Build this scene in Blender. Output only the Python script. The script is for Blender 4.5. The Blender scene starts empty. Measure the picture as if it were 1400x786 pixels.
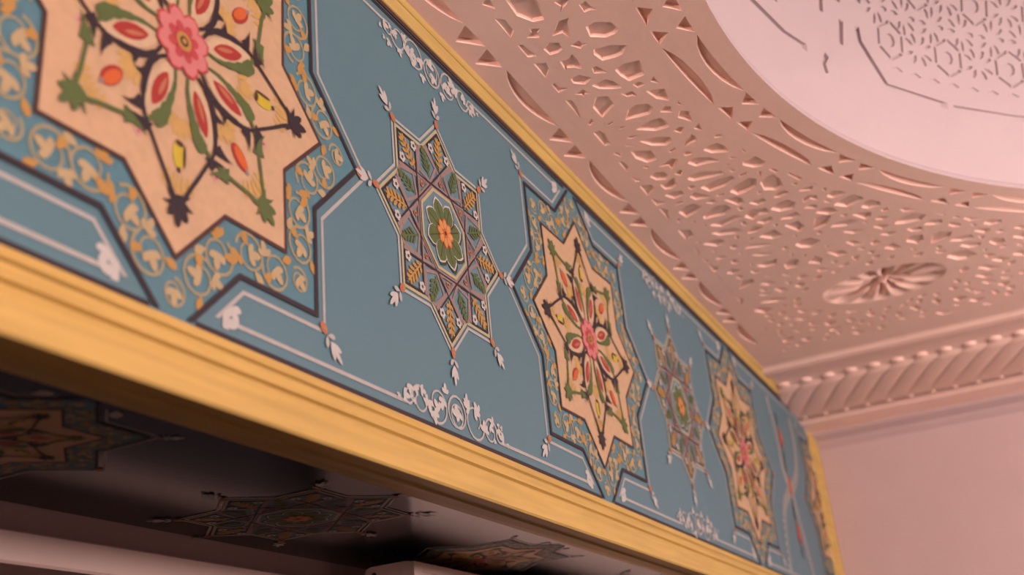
import bpy, bmesh, math, random
from mathutils import Vector, Matrix, geometry

# ---------------------------------------------------------------- scene frame
# Plan units: X along the beam (1 unit = spacing of two painted stars),
# Y down from the middle of the painted fascia, Z into the beam.
S = 0.6
ZC = 2.75 - 0.618 * S
def W(X, Y, Z):
    return Vector((X * S, Z * S, ZC - Y * S))

sc = bpy.context.scene
col = sc.collection
cam_d = bpy.data.cameras.new('camera')
cam = bpy.data.objects.new('camera', cam_d)
col.objects.link(cam)
ax = [(0.437008, -0.894754, -0.091865), (-0.315991, -0.248348, 0.915682), (-0.842124, -0.371132, -0.391264)]
m4 = Matrix.Identity(4)
for j in range(3):
    for i in range(3):
        m4[i][j] = ax[j][i]
cam_pos = Vector((-0.8008, -0.7261, 1.60748))
m4.translation = cam_pos
cam.matrix_world = m4
cam_d.sensor_width = 36
cam_d.sensor_fit = 'HORIZONTAL'
cam_d.lens = 39.1665
cam_d.clip_start = 0.02
cam_d.clip_end = 50
cam_d.dof.use_dof = True
cam_d.dof.focus_distance = 1.75
cam_d.dof.aperture_fstop = 3.2
sc.camera = cam

world = bpy.data.worlds.new('world')
sc.world = world
world.use_nodes = True
world.node_tree.nodes['Background'].inputs[0].default_value = (0.9, 0.75, 0.7, 1)
world.node_tree.nodes['Background'].inputs[1].default_value = 0.05

def area(name, loc, target, sx, sy, power, color):
    d = bpy.data.lights.new(name, 'AREA')
    d.shape = 'RECTANGLE'; d.size = sx; d.size_y = sy; d.energy = power; d.color = color
    o = bpy.data.objects.new(name, d); col.objects.link(o)
    o.location = loc
    o.rotation_euler = (Vector(target) - Vector(loc)).to_track_quat('-Z', 'Y').to_euler()
    return o
def point(name, loc, r, power, color):
    d = bpy.data.lights.new(name, 'POINT')
    d.shadow_soft_size = r; d.energy = power; d.color = color
    o = bpy.data.objects.new(name, d); col.objects.link(o); o.location = loc
    return o
WARM = (1.0, 0.79, 0.735)
area('assumed_front_light', W(1.3, 0.0, -7.9), W(1.3, 0.0, 0), 2.4, 0.8, 150, WARM)  # assumed light from the front wall
area('side_fill_light', W(-3.2, -0.02, -4.0), W(3, 0.0, -2.5), 1.6, 0.75, 58, WARM)  # added fill from the left, no window is built there
point('dome_fill_light', W(3.3, 0.52, -4.0), 0.12, 90, WARM)  # unseen point light added to brighten dome and ceiling, no fixture
point('assumed_left_lamp', W(-3.05, 0.28, -0.30), 0.04, 112, (1.0, 0.73, 0.64))  # assumed lamp at the left, set from dome and ceiling shading, no fixture

sc.view_settings.view_transform = 'Standard'
sc.view_settings.look = 'None'
sc.view_settings.gamma = 1.0
sc.view_settings.use_curve_mapping = False
sc.view_settings.exposure = 0.0

# ---------------------------------------------------------------- materials
def lin(c):
    return tuple(((v / 255) / 12.92 if v / 255 <= 0.04045 else ((v / 255 + 0.055) / 1.055) ** 2.4) for v in c)
def alb(c, e=1.80):
    l = lin(c)
    return tuple(min(0.9, v / (e * w)) for v, w in zip(l, (1.0, 0.76, 0.68)))
def mat(name, color, rough=0.6, noise=None, bump=None, spec=0.4, coat=0.0):
    """plain procedural surface: colour broken up by fine noise, optional bump"""
    m = bpy.data.materials.new(name); m.use_nodes = True
    nt = m.node_tree; b = nt.nodes['Principled BSDF']
    b.inputs['Roughness'].default_value = rough
    b.inputs['Specular IOR Level'].default_value = spec
    b.inputs['Coat Weight'].default_value = coat
    b.inputs['Coat Roughness'].default_value = 0.25
    c = tuple(color) + (1,)
    tc = nt.nodes.new('ShaderNodeTexCoord')
    sc_, amt, stretch = noise if noise else (40, 0.05, (1, 1, 1))
    mp = nt.nodes.new('ShaderNodeMapping'); mp.inputs['Scale'].default_value = stretch
    nt.links.new(tc.outputs['Object'], mp.inputs['Vector'])
    n = nt.nodes.new('ShaderNodeTexNoise'); n.inputs['Scale'].default_value = sc_; n.inputs['Detail'].default_value = 4
    nt.links.new(mp.outputs[0], n.inputs['Vector'])
    r = nt.nodes.new('ShaderNodeValToRGB')
    r.color_ramp.elements[0].position = 0.3; r.color_ramp.elements[1].position = 0.7
    r.color_ramp.elements[0].color = tuple(v * (1 - amt) for v in c[:3]) + (1,)
    r.color_ramp.elements[1].color = tuple(min(0.95, v * (1 + amt)) for v in c[:3]) + (1,)
    nt.links.new(n.outputs['Fac'], r.inputs['Fac'])
    nt.links.new(r.outputs['Color'], b.inputs['Base Color'])
    if bump:
        n2 = nt.nodes.new('ShaderNodeTexNoise'); n2.inputs['Scale'].default_value = bump[0]; n2.inputs['Detail'].default_value = 3
        nt.links.new(mp.outputs[0], n2.inputs['Vector'])
        bp = nt.nodes.new('ShaderNodeBump'); bp.inputs['Strength'].default_value = bump[1]; bp.inputs['Distance'].default_value = 0.002
        nt.links.new(n2.outputs['Fac'], bp.inputs['Height']); nt.links.new(bp.outputs[0], b.inputs['Normal'])
    return m
PL = (0.94, 0.65, 0.56)
M = {}
M['plaster'] = mat('plaster', PL, 0.85, (9, 0.03, (1, 1, 1)), (60, 0.25), 0.2)
M['wall'] = mat('wall_paint', (0.485, 0.36, 0.352), 0.8, (6, 0.02, (1, 1, 1)), (150, 0.1), 0.2)
M['added_dado'] = mat('added_dark_dado', (0.05, 0.075, 0.08), 0.35, (30, 0.25, (1, 1, 1)))
M['dome'] = mat('dome_plaster', (0.47, 0.385, 0.395), 0.85, (9, 0.015, (1, 1, 1)), None, 0.2)
M['floor'] = mat('floor_tile', (0.07, 0.045, 0.035), 0.4, (5, 0.15, (1, 1, 1)))
M['casing'] = mat('casing_paint', (0.58, 0.42, 0.38), 0.5, (12, 0.03, (1, 1, 1)))
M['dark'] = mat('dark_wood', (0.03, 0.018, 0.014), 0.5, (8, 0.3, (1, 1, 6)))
M['unit'] = mat('unit_plastic', (0.72, 0.56, 0.52), 0.4, (20, 0.02, (1, 1, 1)))
M['hole'] = mat('screw_hole', (0.02, 0.015, 0.015), 0.7)
M['gold'] = mat('gold_paint', alb((238, 178, 98)), 0.5, (14, 0.12, (0.35, 5, 5)), (30, 0.15), 0.22)
M['panel'] = mat('blue_panel', alb((100, 130, 137)), 0.45, (3, 0.03, (1, 1, 1)), (420, 0.12), 0.4)
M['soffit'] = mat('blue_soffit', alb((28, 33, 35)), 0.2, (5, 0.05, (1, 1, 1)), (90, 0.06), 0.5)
PAINT = dict(
    band=(95, 132, 140), cream=(230, 172, 130), dark=(50, 32, 40), brown=(84, 46, 40), green=(98, 105, 54),
    red=(188, 52, 44), orange=(232, 100, 42), yellow=(224, 180, 52), pink=(236, 128, 122), rose=(212, 72, 72),
    vine=(182, 152, 112), amber=(208, 142, 70), sand=(208, 166, 120), pale=(204, 180, 168), mauve=(168, 130, 120),
    ochre=(226, 164, 92), slate=(114, 136, 141), dot=(208, 114, 80), white=(222, 196, 184), bud=(234, 182, 142), blush=(234, 164, 146),
    petal=(236, 150, 84), leafdark=(62, 62, 44), straw=(206, 176, 132))
for k, v in PAINT.items():
    M[k] = mat('paint_' + k, alb(v), 0.55, (70, 0.05, (1, 1, 1)), None, 0.35)

# ---------------------------------------------------------------- helpers
def link(name, me, parent=None, kind=None):
    o = bpy.data.objects.new(name, me); col.objects.link(o)
    if parent is not None: o.parent = parent
    if kind: o['kind'] = kind
    return o
def mesh(name, V, F, mats, mi=None, smooth=False):
    me = bpy.data.meshes.new(name)
    me.from_pydata([tuple(v) for v in V], [], F)
    for m in (mats if isinstance(mats, list) else [mats]): me.materials.append(m)
    if mi: me.polygons.foreach_set('material_index', mi)
    if smooth: me.polygons.foreach_set('use_smooth', [True] * len(me.polygons))
    me.update()
    return me
def fix_normals(me):
    bm = bmesh.new(); bm.from_mesh(me); bmesh.ops.recalc_face_normals(bm, faces=bm.faces); bm.to_mesh(me); bm.free()
def box(V, F, a, b):
    x0, y0, z0 = a; x1, y1, z1 = b; n = len(V)
    V += [(x0, y0, z0), (x1, y0, z0), (x1, y1, z0), (x0, y1, z0), (x0, y0, z1), (x1, y0, z1), (x1, y1, z1), (x0, y1, z1)]
    F += [tuple(n + i for i in f) for f in ((0, 3, 2, 1), (4, 5, 6, 7), (0, 1, 5, 4), (1, 2, 6, 5), (2, 3, 7, 6), (3, 0, 4, 7))]
def prism(profile, x0, x1, axis='X', closed=True):
    """sweep a profile [(p, q)...]; axis X: (Z, Y) profile along X, axis Y: (X, Z) profile along Y"""
    V = []; F = []; n = len(profile)
    for s in (x0, x1):
        for p, q in profile:
            V.append(W(s, q, p) if axis == 'X' else W(p, s, q))
    for i in range(n if closed else n - 1):
        j = (i + 1) % n
        F.append((i, j, n + j, n + i))
    if closed:
        F.append(tuple(range(n))); F.append(tuple(range(2 * n - 1, n - 1, -1)))
    return V, F
HOLES = """
960,-264 1044,-259 1095,-286 1102,-317 1027,-335 993,-335
3694,-1145 3657,-1173 3667,-1214 3738,-1251 3760,-1211 3749,-1178
1450,-396 1432,-431 1441,-479 1525,-465 1532,-412 1488,-399
2252,-580 2259,-597 2242,-628 2284,-642 2312,-652 2333,-633 2325,-601 2282,-572
2266,-367 2240,-385 2238,-430 2278,-491 2306,-499 2303,-452 2292,-382
1559,-287 1610,-258 1685,-262 1665,-286 1637,-324 1574,-325 1559,-300
1741,-320 1688,-350 1670,-381 1689,-418 1727,-425 1753,-401 1750,-370
2827,-807 2798,-839 2787,-877 2821,-897 2844,-902 2854,-874 2870,-842
1199,-403 1188,-432 1218,-474 1262,-481 1275,-465 1279,-435 1249,-396
1819,-328 1807,-361 1789,-391 1794,-424 1831,-432 1868,-432 1866,-382
2461,-484 2428,-507 2404,-561 2424,-578 2471,-566 2492,-528 2497,-501
1313,-381 1317,-399 1319,-432 1349,-474 1382,-448 1388,-427 1382,-382 1337,-372
2607,-333 2578,-354 2552,-389 2563,-422 2599,-429 2632,-403 2630,-376 2625,-333
2462,-598 2433,-624 2428,-644 2465,-657 2527,-655 2541,-629 2517,-596
3167,-990 3125,-1018 3115,-1055 3159,-1098 3193,-1076 3185,-1023
1952,-261 1961,-289 1983,-324 2056,-323 2059,-286 2004,-260
3116,-584 3081,-617 3088,-644 3141,-671 3172,-631 3153,-597
2360,-400 2350,-425 2338,-458 2341,-505 2366,-508 2395,-471 2403,-416
1899,-311 1902,-350 1908,-378 1935,-411 1964,-410 1982,-383 1951,-338
3473,-1098 3401,-1111 3383,-1140 3417,-1178 3455,-1165 3473,-1116
2149,-405 2123,-429 2130,-454 2152,-485 2204,-513 2191,-473 2190,-426
3001,-684 2914,-706 2902,-739 2927,-761 2989,-731 2998,-705
2708,-579 2676,-607 2671,-641 2708,-662 2747,-644 2742,-601
2916,-893 2872,-917 2872,-929 2913,-955 2941,-952 2939,-912
2673,-200 2674,-213 2694,-239 2748,-236 2759,-211 2773,-200
2511,-262 2477,-298 2477,-321 2516,-339 2541,-315 2563,-273
2090,-482 2069,-507 2069,-537 2105,-554 2156,-557 2128,-501
2711,-473 2667,-498 2687,-550 2731,-550 2725,-517 2752,-493
1753,-200 1748,-221 1784,-231 1863,-221 1857,-202 1870,-200
2700,-335 2685,-377 2671,-426 2703,-451 2712,-414 2733,-367
2781,-318 2773,-359 2785,-394 2825,-415 2833,-388 2814,-336
3389,-1005 3343,-1025 3366,-1064 3418,-1062 3434,-1037
3777,-233 3743,-266 3799,-310 3831,-265
2936,-474 2913,-508 2912,-533 2978,-549 2982,-509
2210,-200 2209,-212 2226,-242 2262,-242 2289,-213 2301,-200
1488,-304 1478,-352 1505,-371 1555,-381 1545,-355 1519,-317
3300,-490 3266,-523 3286,-548 3345,-530 3344,-490
3439,-248 3365,-276 3375,-320 3417,-313 3434,-273
2164,-257 2140,-282 2157,-311 2200,-319 2218,-300 2201,-267
3575,-200 3534,-202 3581,-221 3634,-200 3621,-200
2248,-267 2243,-292 2221,-331 2286,-319 2302,-298 2291,-272
1615,-437 1620,-456 1636,-493 1713,-484 1676,-451
3688,-289 3661,-352 3712,-392 3721,-354
2897,-588 2888,-615 2891,-638 2949,-646 2979,-622
2731,-793 2699,-818 2716,-836 2748,-854 2748,-851 2754,-808
3028,-751 3000,-784 3004,-821 3036,-846 3053,-805
3233,-387 3212,-430 3213,-467 3263,-455 3262,-410
3509,-1173 3487,-1208 3497,-1248 3538,-1258 3538,-1212
1313,-272 1317,-294 1298,-318 1335,-321 1388,-314 1368,-299 1357,-276 1372,-267
3643,-1325 3604,-1337 3640,-1376 3677,-1378 3687,-1345
1130,-347 1131,-379 1159,-367 1222,-344 1188,-336 1185,-305
2860,-254 2846,-288 2858,-317 2895,-327 2908,-291
2855,-725 2828,-760 2847,-780 2893,-794 2895,-760
3597,-1207 3584,-1236 3617,-1280 3647,-1273 3640,-1236
3127,-200 3090,-200 3134,-229 3168,-215 3164,-200
1279,-200 1296,-234 1332,-230 1372,-200
3931,-1255 3919,-1290 3977,-1335 3985,-1295
3410,-1319 3384,-1342 3418,-1377 3442,-1379 3438,-1339
3346,-589 3291,-621 3344,-644 3382,-626
3306,-1247 3295,-1256 3335,-1294 3346,-1304 3340,-1266
3647,-1421 3623,-1463 3670,-1489 3696,-1460
2108,-305 2099,-334 2080,-368 2099,-384 2146,-359 2159,-345 2123,-341
1230,-256 1208,-282 1225,-308 1261,-304 1270,-286 1268,-261
4304,-245 4273,-266 4288,-302 4325,-289 4340,-250
2974,-850 2965,-875 2991,-910 3026,-901 3035,-883
1020,-200 1041,-224 1102,-222 1127,-200
2518,-442 2518,-482 2544,-495 2580,-492 2585,-470
1799,-487 1790,-495 1815,-519 1836,-514 1882,-507 1828,-474
3014,-393 2994,-420 3006,-456 3044,-494 3040,-455
1417,-262 1409,-293 1449,-320 1471,-289 1444,-260
1518,-200 1527,-218 1576,-217 1643,-200
3289,-684 3306,-734 3353,-750 3352,-711
3866,-1409 3827,-1435 3865,-1466 3905,-1450
3871,-1318 3849,-1348 3899,-1384 3914,-1354
4288,-1108 4259,-1138 4289,-1166 4329,-1131
2437,-200 2437,-208 2465,-223 2532,-200
4025,-1232 4024,-1272 4065,-1304 4077,-1268
4434,-1007 4431,-1044 4477,-1081 4480,-1034
2341,-261 2329,-289 2340,-315 2374,-317 2379,-279
3403,-909 3372,-942 3433,-967 3439,-938
1991,-200 1996,-213 2032,-218 2065,-213 2077,-200
3258,-1095 3232,-1121 3251,-1155 3283,-1155 3282,-1129
2823,-589 2806,-603 2797,-646 2837,-657 2841,-625
1168,-200 1175,-214 1215,-220 1251,-229 1241,-200
2854,-442 2820,-472 2850,-499 2876,-471 2870,-438
2413,-337 2385,-356 2433,-387 2452,-391 2442,-348
2030,-431 1990,-447 1959,-480 1985,-488 2014,-482 2017,-457
4355,-1174 4346,-1210 4366,-1244 4397,-1206
4199,-485 4179,-515 4200,-540 4243,-502
4259,-899 4251,-928 4307,-948 4318,-924
3227,-200 3204,-200 3264,-207 3290,-200
2342,-200 2337,-209 2365,-220 2391,-238 2392,-200
2460,-700 2446,-705 2511,-734 2524,-723
4359,-331 4348,-364 4390,-386 4398,-349
3469,-1274 3456,-1302 3491,-1331 3516,-1311
3044,-1025 3036,-1041 3067,-1064 3084,-1077 3070,-1035
2792,-497 2774,-522 2775,-549 2805,-552 2817,-518
3230,-772 3231,-800 3287,-828 3280,-792
4240,-1010 4222,-1035 4270,-1047 4303,-1030
3114,-783 3113,-822 3149,-857 3152,-815
4220,-1320 4199,-1338 4224,-1371 4260,-1343
3378,-200 3334,-200 3391,-202 3423,-200
2601,-516 2594,-534 2594,-564 2624,-570 2634,-537
3259,-1023 3269,-1072 3308,-1072 3295,-1037
3227,-248 3193,-277 3229,-301 3249,-269
2699,-703 2680,-728 2700,-750 2739,-745 2711,-725 2725,-702
3453,-343 3441,-381 3476,-402 3486,-370
4446,-581 4434,-614 4469,-638 4481,-605
2882,-200 2864,-200 2907,-211 2946,-200
3335,-1182 3302,-1189 3345,-1221 3372,-1223 3362,-1201
3559,-382 3560,-414 3598,-431 3605,-398
2611,-611 2576,-631 2581,-655 2607,-663 2619,-627
3900,-1174 3870,-1196 3913,-1212 3936,-1180
3166,-1142 3167,-1143 3204,-1174 3213,-1172
3581,-472 3553,-499 3584,-518 3612,-491
4461,-1228 4458,-1264 4490,-1288 4490,-1257
4139,-1253 4131,-1287 4163,-1311 4171,-1276
3145,-902 3130,-922 3164,-954 3182,-927
1415,-200 1408,-212 1440,-215 1461,-237 1466,-200
2122,-200 2118,-203 2154,-212 2182,-228 2168,-200
3104,-395 3106,-438 3138,-467 3136,-430
4031,-373 4024,-408 4053,-436 4061,-400
3244,-915 3230,-940 3254,-974 3271,-943
3029,-200 3003,-200 3048,-217 3058,-200
4214,-593 4207,-611 4247,-633 4261,-606
4036,-200 4017,-205 4060,-212 4082,-200
1761,-434 1731,-458 1749,-475 1787,-468
1095,-426 1087,-448 1116,-452 1142,-461 1133,-444 1134,-426
4459,-200 4450,-206 4484,-226 4490,-200
1117,-263 1133,-291 1148,-275 1172,-271 1152,-238 1137,-261
4203,-695 4205,-724 4245,-738 4244,-709
1399,-340 1396,-356 1450,-374 1431,-335
3918,-407 3920,-435 3955,-453 3958,-423
4445,-711 4433,-734 4473,-745 4484,-722
3790,-1290 3776,-1310 3807,-1332 3822,-1302
2618,-706 2600,-726 2609,-756 2637,-744
4382,-1340 4370,-1363 4412,-1378 4413,-1351
1047,-372 1044,-394 1058,-413 1073,-399 1086,-378 1099,-367 1074,-381
4140,-417 4136,-440 4176,-453 4174,-423
3460,-600 3447,-623 3487,-645 3480,-606
1257,-330 1246,-361 1267,-364 1275,-381 1281,-360 1288,-351
3546,-1431 3537,-1454 3575,-1479 3575,-1452
3492,-502 3469,-533 3496,-547 3509,-514
1902,-434 1887,-459 1903,-473 1934,-452
2556,-754 2559,-756 2588,-770 2611,-775
2777,-691 2767,-720 2788,-735 2810,-724
4115,-1104 4101,-1122 4137,-1141 4147,-1118
1582,-363 1589,-382 1591,-401 1634,-405 1614,-393 1614,-376
3073,-921 3051,-941 3079,-967 3091,-945
3306,-863 3288,-885 3325,-898 3331,-868
4369,-508 4368,-534 4401,-537 4406,-514
4307,-1284 4300,-1302 4341,-1316 4349,-1298
3274,-339 3280,-368 3311,-379 3306,-350
2199,-338 2175,-368 2201,-373 2223,-356
3879,-324 3878,-349 3907,-351 3914,-324
4032,-1134 4009,-1149 4047,-1162 4064,-1148
4182,-1171 4175,-1189 4218,-1207 4219,-1190
1555,-414 1550,-438 1579,-449 1583,-422
3109,-296 3096,-315 3139,-322 3139,-299
1503,-238 1503,-251 1491,-272 1509,-276 1528,-287 1521,-268 1535,-259 1520,-259
3040,-249 3022,-280 3045,-296 3052,-264
3947,-253 3944,-275 3976,-280 3980,-258
4040,-277 4030,-301 4063,-306 4067,-284
4349,-594 4341,-621 4370,-629 4371,-603
2076,-413 2061,-421 2069,-437 2095,-444 2092,-414
3759,-426 3739,-451 3767,-453 3786,-428
1571,-468 1547,-485 1602,-490
934,-212 938,-227 985,-223 947,-201
2960,-335 2950,-355 2983,-365 2986,-342
2010,-544 2015,-562 2041,-568 2030,-539
4302,-746 4289,-765 4327,-767 4337,-753
3407,-764 3414,-792 3456,-770
2496,-371 2483,-399 2513,-407 2512,-387
4141,-1026 4143,-1048 4177,-1053 4168,-1032
1927,-498 1905,-523 1960,-518
3542,-1355 3523,-1374 3568,-1389
3738,-1356 3717,-1376 3751,-1392
2377,-647 2377,-663 2411,-673 2415,-663
2332,-350 2318,-364 2343,-376 2353,-357
4194,-319 4205,-351 4234,-349
1930,-205 1918,-218 1951,-230 1959,-221
2757,-437 2750,-452 2779,-455 2788,-442
2995,-953 2988,-974 3011,-980 3012,-957
1855,-282 1847,-300 1863,-327 1866,-293
4130,-251 4145,-278 4168,-260
2418,-276 2419,-289 2438,-297 2440,-265
3402,-833 3396,-863 3428,-848
2025,-375 2012,-400 2027,-403 2039,-379
2614,-462 2621,-477 2647,-477 2646,-464
3542,-1281 3555,-1308 3577,-1292
3405,-450 3409,-475 3442,-477
1748,-500 1727,-505 1771,-512
1696,-205 1666,-229 1692,-227 1704,-212
2772,-768 2760,-780 2791,-794 2790,-781
3502,-443 3529,-468 3539,-450
2351,-541 2345,-564 2355,-568 2368,-542
3335,-801 3333,-825 3361,-825
2194,-540 2195,-556 2219,-570 2211,-548
4354,-674 4373,-697 4390,-681
2566,-227 2564,-238 2590,-237 2593,-222
3396,-673 3409,-700 3425,-682
2458,-423 2455,-447 2473,-448 2469,-426
2919,-425 2931,-447 2948,-424
3261,-1203 3259,-1225 3285,-1227
2164,-598 2161,-604 2194,-611 2193,-599
1899,-259 1894,-270 1930,-294
2525,-562 2526,-575 2547,-576 2546,-563
2941,-799 2942,-825 2962,-815
1733,-258 1721,-282 1735,-280 1743,-259
2367,-606 2376,-619 2405,-606
2084,-260 2071,-268 2090,-279 2099,-271
3382,-1263 3401,-1288 3410,-1274
3472,-1003 3507,-1023 3514,-1012
1782,-280 1769,-297 1779,-308 1786,-290
2873,-377 2878,-397 2898,-384
3070,-867 3071,-880 3103,-885
3239,-580 3242,-594 3270,-585
2852,-540 2859,-563 2875,-552
3714,-1286 3714,-1305 3736,-1297
4389,-762 4394,-778 4418,-771
2537,-691 2544,-712 2561,-702
2657,-783 2652,-799 2681,-793
3202,-532 3203,-552 3223,-538
2296,-518 2295,-531 2311,-539 2310,-526
3204,-682 3219,-698 3232,-686
3374,-378 3365,-396 3382,-403
3011,-587 3014,-604 3033,-596
3184,-359 3189,-372 3210,-363
2242,-514 2242,-530 2261,-537
2943,-259 2963,-271 2971,-262
2625,-271 2624,-289 2639,-277
3051,-346 3063,-361 3071,-352
2901,-836 2906,-855 2915,-843
2820,-227 2827,-243 2838,-236
2674,-300 2679,-313 2691,-308
"""
# ---------------------------------------------------------------- plaster carving
def inside(pt, poly):
    x, y = pt; c = False; n = len(poly); j = n - 1
    for i in range(n):
        xi, yi = poly[i]; xj, yj = poly[j]
        if (yi > y) != (yj > y) and x < (xj - xi) * (y - yi) / (yj - yi) + xi: c = not c
        j = i
    return c
def carve(name, outline, voids, holes, mp, material, extra=(), smooth=False):
    """flat sheet (outline minus voids) with chip-carved recesses; mp(u, v, depth) -> point.
    holes: (polygon, depth, (du, dv) deep direction, scoop)"""
    P = []; E = []
    def ring(poly):
        s = len(P); n = len(poly)
        P.extend(Vector((p[0], p[1])) for p in poly)
        E.extend((s + i, s + (i + 1) % n) for i in range(n))
    ring(outline)
    for v in voids: ring(v)
    for h in holes: ring(h[0])
    P.extend(Vector((p[0], p[1])) for p in extra)
    r = geometry.delaunay_2d_cdt(P, E, [], 0, 1e-6)
    pv, pf = r[0], r[2]
    cut = [(min(p[0] for p in h), max(p[0] for p in h), min(p[1] for p in h), max(p[1] for p in h), h)
           for h in list(voids) + [h[0] for h in holes]]
    V = [mp(p.x, p.y, 0) for p in pv]; F = []
    for f in pf:
        cx = sum(pv[i].x for i in f) / 3; cy = sum(pv[i].y for i in f) / 3
        if not inside((cx, cy), outline): continue
        if any(a <= cx <= b and c <= cy <= d and inside((cx, cy), h) for a, b, c, d, h in cut): continue
        F.append(tuple(f))
    nsheet = len(V)
    for poly, dep, dd, scoop in holes:
        n = len(poly)
        gx = sum(p[0] for p in poly) / n; gy = sum(p[1] for p in poly) / n
        pr = [(p[0] - gx) * dd[0] + (p[1] - gy) * dd[1] for p in poly]
        lo, hi = min(pr), max(pr)
        s0 = len(V)
        for p in poly: V.append(mp(p[0], p[1], 0))
        for p, q in zip(poly, pr):
            s = (q - lo) / (hi - lo + 1e-9)
            t = 0.06 + scoop * 0.25 * (1 - s)
            d = dep * ((1 - scoop) + scoop * (0.12 + 0.88 * s))
            V.append(mp(p[0] + (gx - p[0]) * t, p[1] + (gy - p[1]) * t, d))
        V.append(mp(gx, gy, dep * ((1 - scoop) + scoop * (0.12 + 0.88 * (0 - lo) / (hi - lo + 1e-9)))))
        for i in range(n):
            j = (i + 1) % n
            F.append((s0 + i, s0 + j, s0 + n + j, s0 + n + i))
            F.append((s0 + n + i, s0 + n + j, s0 + 2 * n))
    me = mesh(name, V, F, material)
    fix_normals(me)
    if smooth:
        me.polygons.foreach_set('use_smooth', [True] * len(me.polygons))
        c0 = smooth
        nl = []
        for p in me.polygons:
            sheet = len(p.vertices) == 3 and max(p.vertices) < nsheet
            for vi in p.vertices:
                if sheet:
                    d = (c0 - me.vertices[vi].co).normalized()
                    nl.append(d if d.dot(p.normal) > 0 else -d)
                else: nl.append(p.normal.copy())
        me.normals_split_custom_set(nl)
    return me

CX, CZ, YC = 1.315, -3.381, -0.618
R_OPEN, R_IN, R_OUT, R_FIELD = 2.644, 2.714, 2.826, 2.895
def arc(r, a0, a1, n):
    return [(CX + r * math.cos(math.radians(a0 + (a1 - a0) * i / n)), CZ + r * math.sin(math.radians(a0 + (a1 - a0) * i / n))) for i in range(n + 1)]
def pol(a, r):
    return (CX + r * math.cos(math.radians(a)), CZ + r * math.sin(math.radians(a)))
holes = []
D0 = 0.024
DEEP = (0.35, 0.94)
def deep(x, z):
    a, b = x - 3.4, z + 4.0; l = math.hypot(a, b) or 1
    return (0.62, 0.78) if x < 2.2 else (0.35, 0.94)
base = [[tuple(float(v) / 1000 for v in q.split(',')) for q in ln.split()] for ln in HOLES.strip().splitlines()]
cent = lambda p: (sum(q[0] for q in p) / len(p), sum(q[1] for q in p) / len(p))
half = []
for p in base:
    half.append(p)
    cx, cz = cent(p)
    q = [(CX + (b - CZ), CZ + (a - CX)) for a, b in p]          # mirrored about the diagonal of the corner
    if cent(q)[1] < -1.56: half.append(q)
    q = [(2 * CX - a, b) for a, b in p]                          # mirrored about the middle of the room
    if cent(q)[0] < 0.90: half.append(q)
    q = [(CX - (b - CZ), CZ + (a - CX)) for a, b in p]
    if cent(q)[1] < -1.56: half.append(q)
allp = half + [[(a, 2 * CZ - b) for a, b in p] for p in half if cent(p)[0] > 2.6]
for p in allp:
    w = max(q[0] for q in p) - min(q[0] for q in p); h = max(q[1] for q in p) - min(q[1] for q in p)
    gx, gz = cent(p)
    if gx > 2.3:                                                  # small chips read larger than their shaded core
        p = [(gx + (a - gx) * 1.22, gz + (b - gz) * 1.22) for a, b in p]
        p = [(min(4.49, a), min(-0.2, b)) for a, b in p]
    holes.append((p, min(0.016, max(0.005, 0.004 + 0.10 * min(w, h))), deep(gx, gz), 0.7))
# small chips between the large ones
rc = random.Random(3)
known = [(cent(h[0]), max(max(math.hypot(q[0] - cent(h[0])[0], q[1] - cent(h[0])[1]) for q in h[0]), 0.02)) for h in holes]
for i in range(6000):
    x, z = rc.uniform(2.2, 4.44), rc.uniform(-2.6, -0.23)
    r = rc.uniform(0.019, 0.036)
    if math.hypot(x - CX, z - CZ) < 2.96 or ((x - 3.835) / 0.30) ** 2 + ((z + 0.835) / 0.38) ** 2 < 1: continue
    if any(math.hypot(x - c[0], z - c[1]) < r + 0.92 * q + 0.010 for c, q in known): continue
    known.append(((x, z), r))
    a = rc.uniform(0, 3.14); el = rc.uniform(0.5, 0.75)
    holes.append(([(x + r * (math.cos(t) * math.cos(a) - el * math.sin(t) * math.sin(a)), z + r * (math.cos(t) * math.sin(a) + el * math.sin(t) * math.cos(a)))
                   for t in (0, 1.2, 2.5, 3.6, 5.0)], 0.007, deep(x, z), 0.9))
# guilloche ring round the dome opening: 27 links
for k in range(27):
    a = 76.99 - (k - 6) * 360 / 27
    for t in ([(2.5, 2.716), (0.4, 2.716), (1.4, 2.758)], [(-0.2, 2.716), (-2.1, 2.716), (-1.05, 2.756)],
              [(2.2, 2.826), (1.5, 2.785), (0.1, 2.826)], [(-0.45, 2.826), (-1.2, 2.782), (-2.1, 2.826)]):
        holes.append(([pol(a + x, r) for x, r in t], 0.018, DEEP, 0.1))
    n = 7
    a0, a1 = a - 2.45, a - 360 / 27 + 2.75
    up = [pol(a0 + (a1 - a0) * i / n, 2.715) for i in range(n + 1)]
    dn = [pol(a0 + (a1 - a0) * i / n, 2.716 + 0.034 * math.sin(math.pi * i / n) ** 0.7) for i in range(n - 1, 0, -1)]
    holes.append((up + dn, 0.018, DEEP, 0.1))
    up = [pol(a0 + (a1 - a0) * i / n, 2.826) for i in range(n + 1)]
    dn = [pol(a0 + (a1 - a0) * i / n, 2.824 - 0.032 * math.sin(math.pi * i / n) ** 0.7) for i in range(n - 1, 0, -1)]
    holes.append((up + dn, 0.018, DEEP, 0.1))
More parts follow.
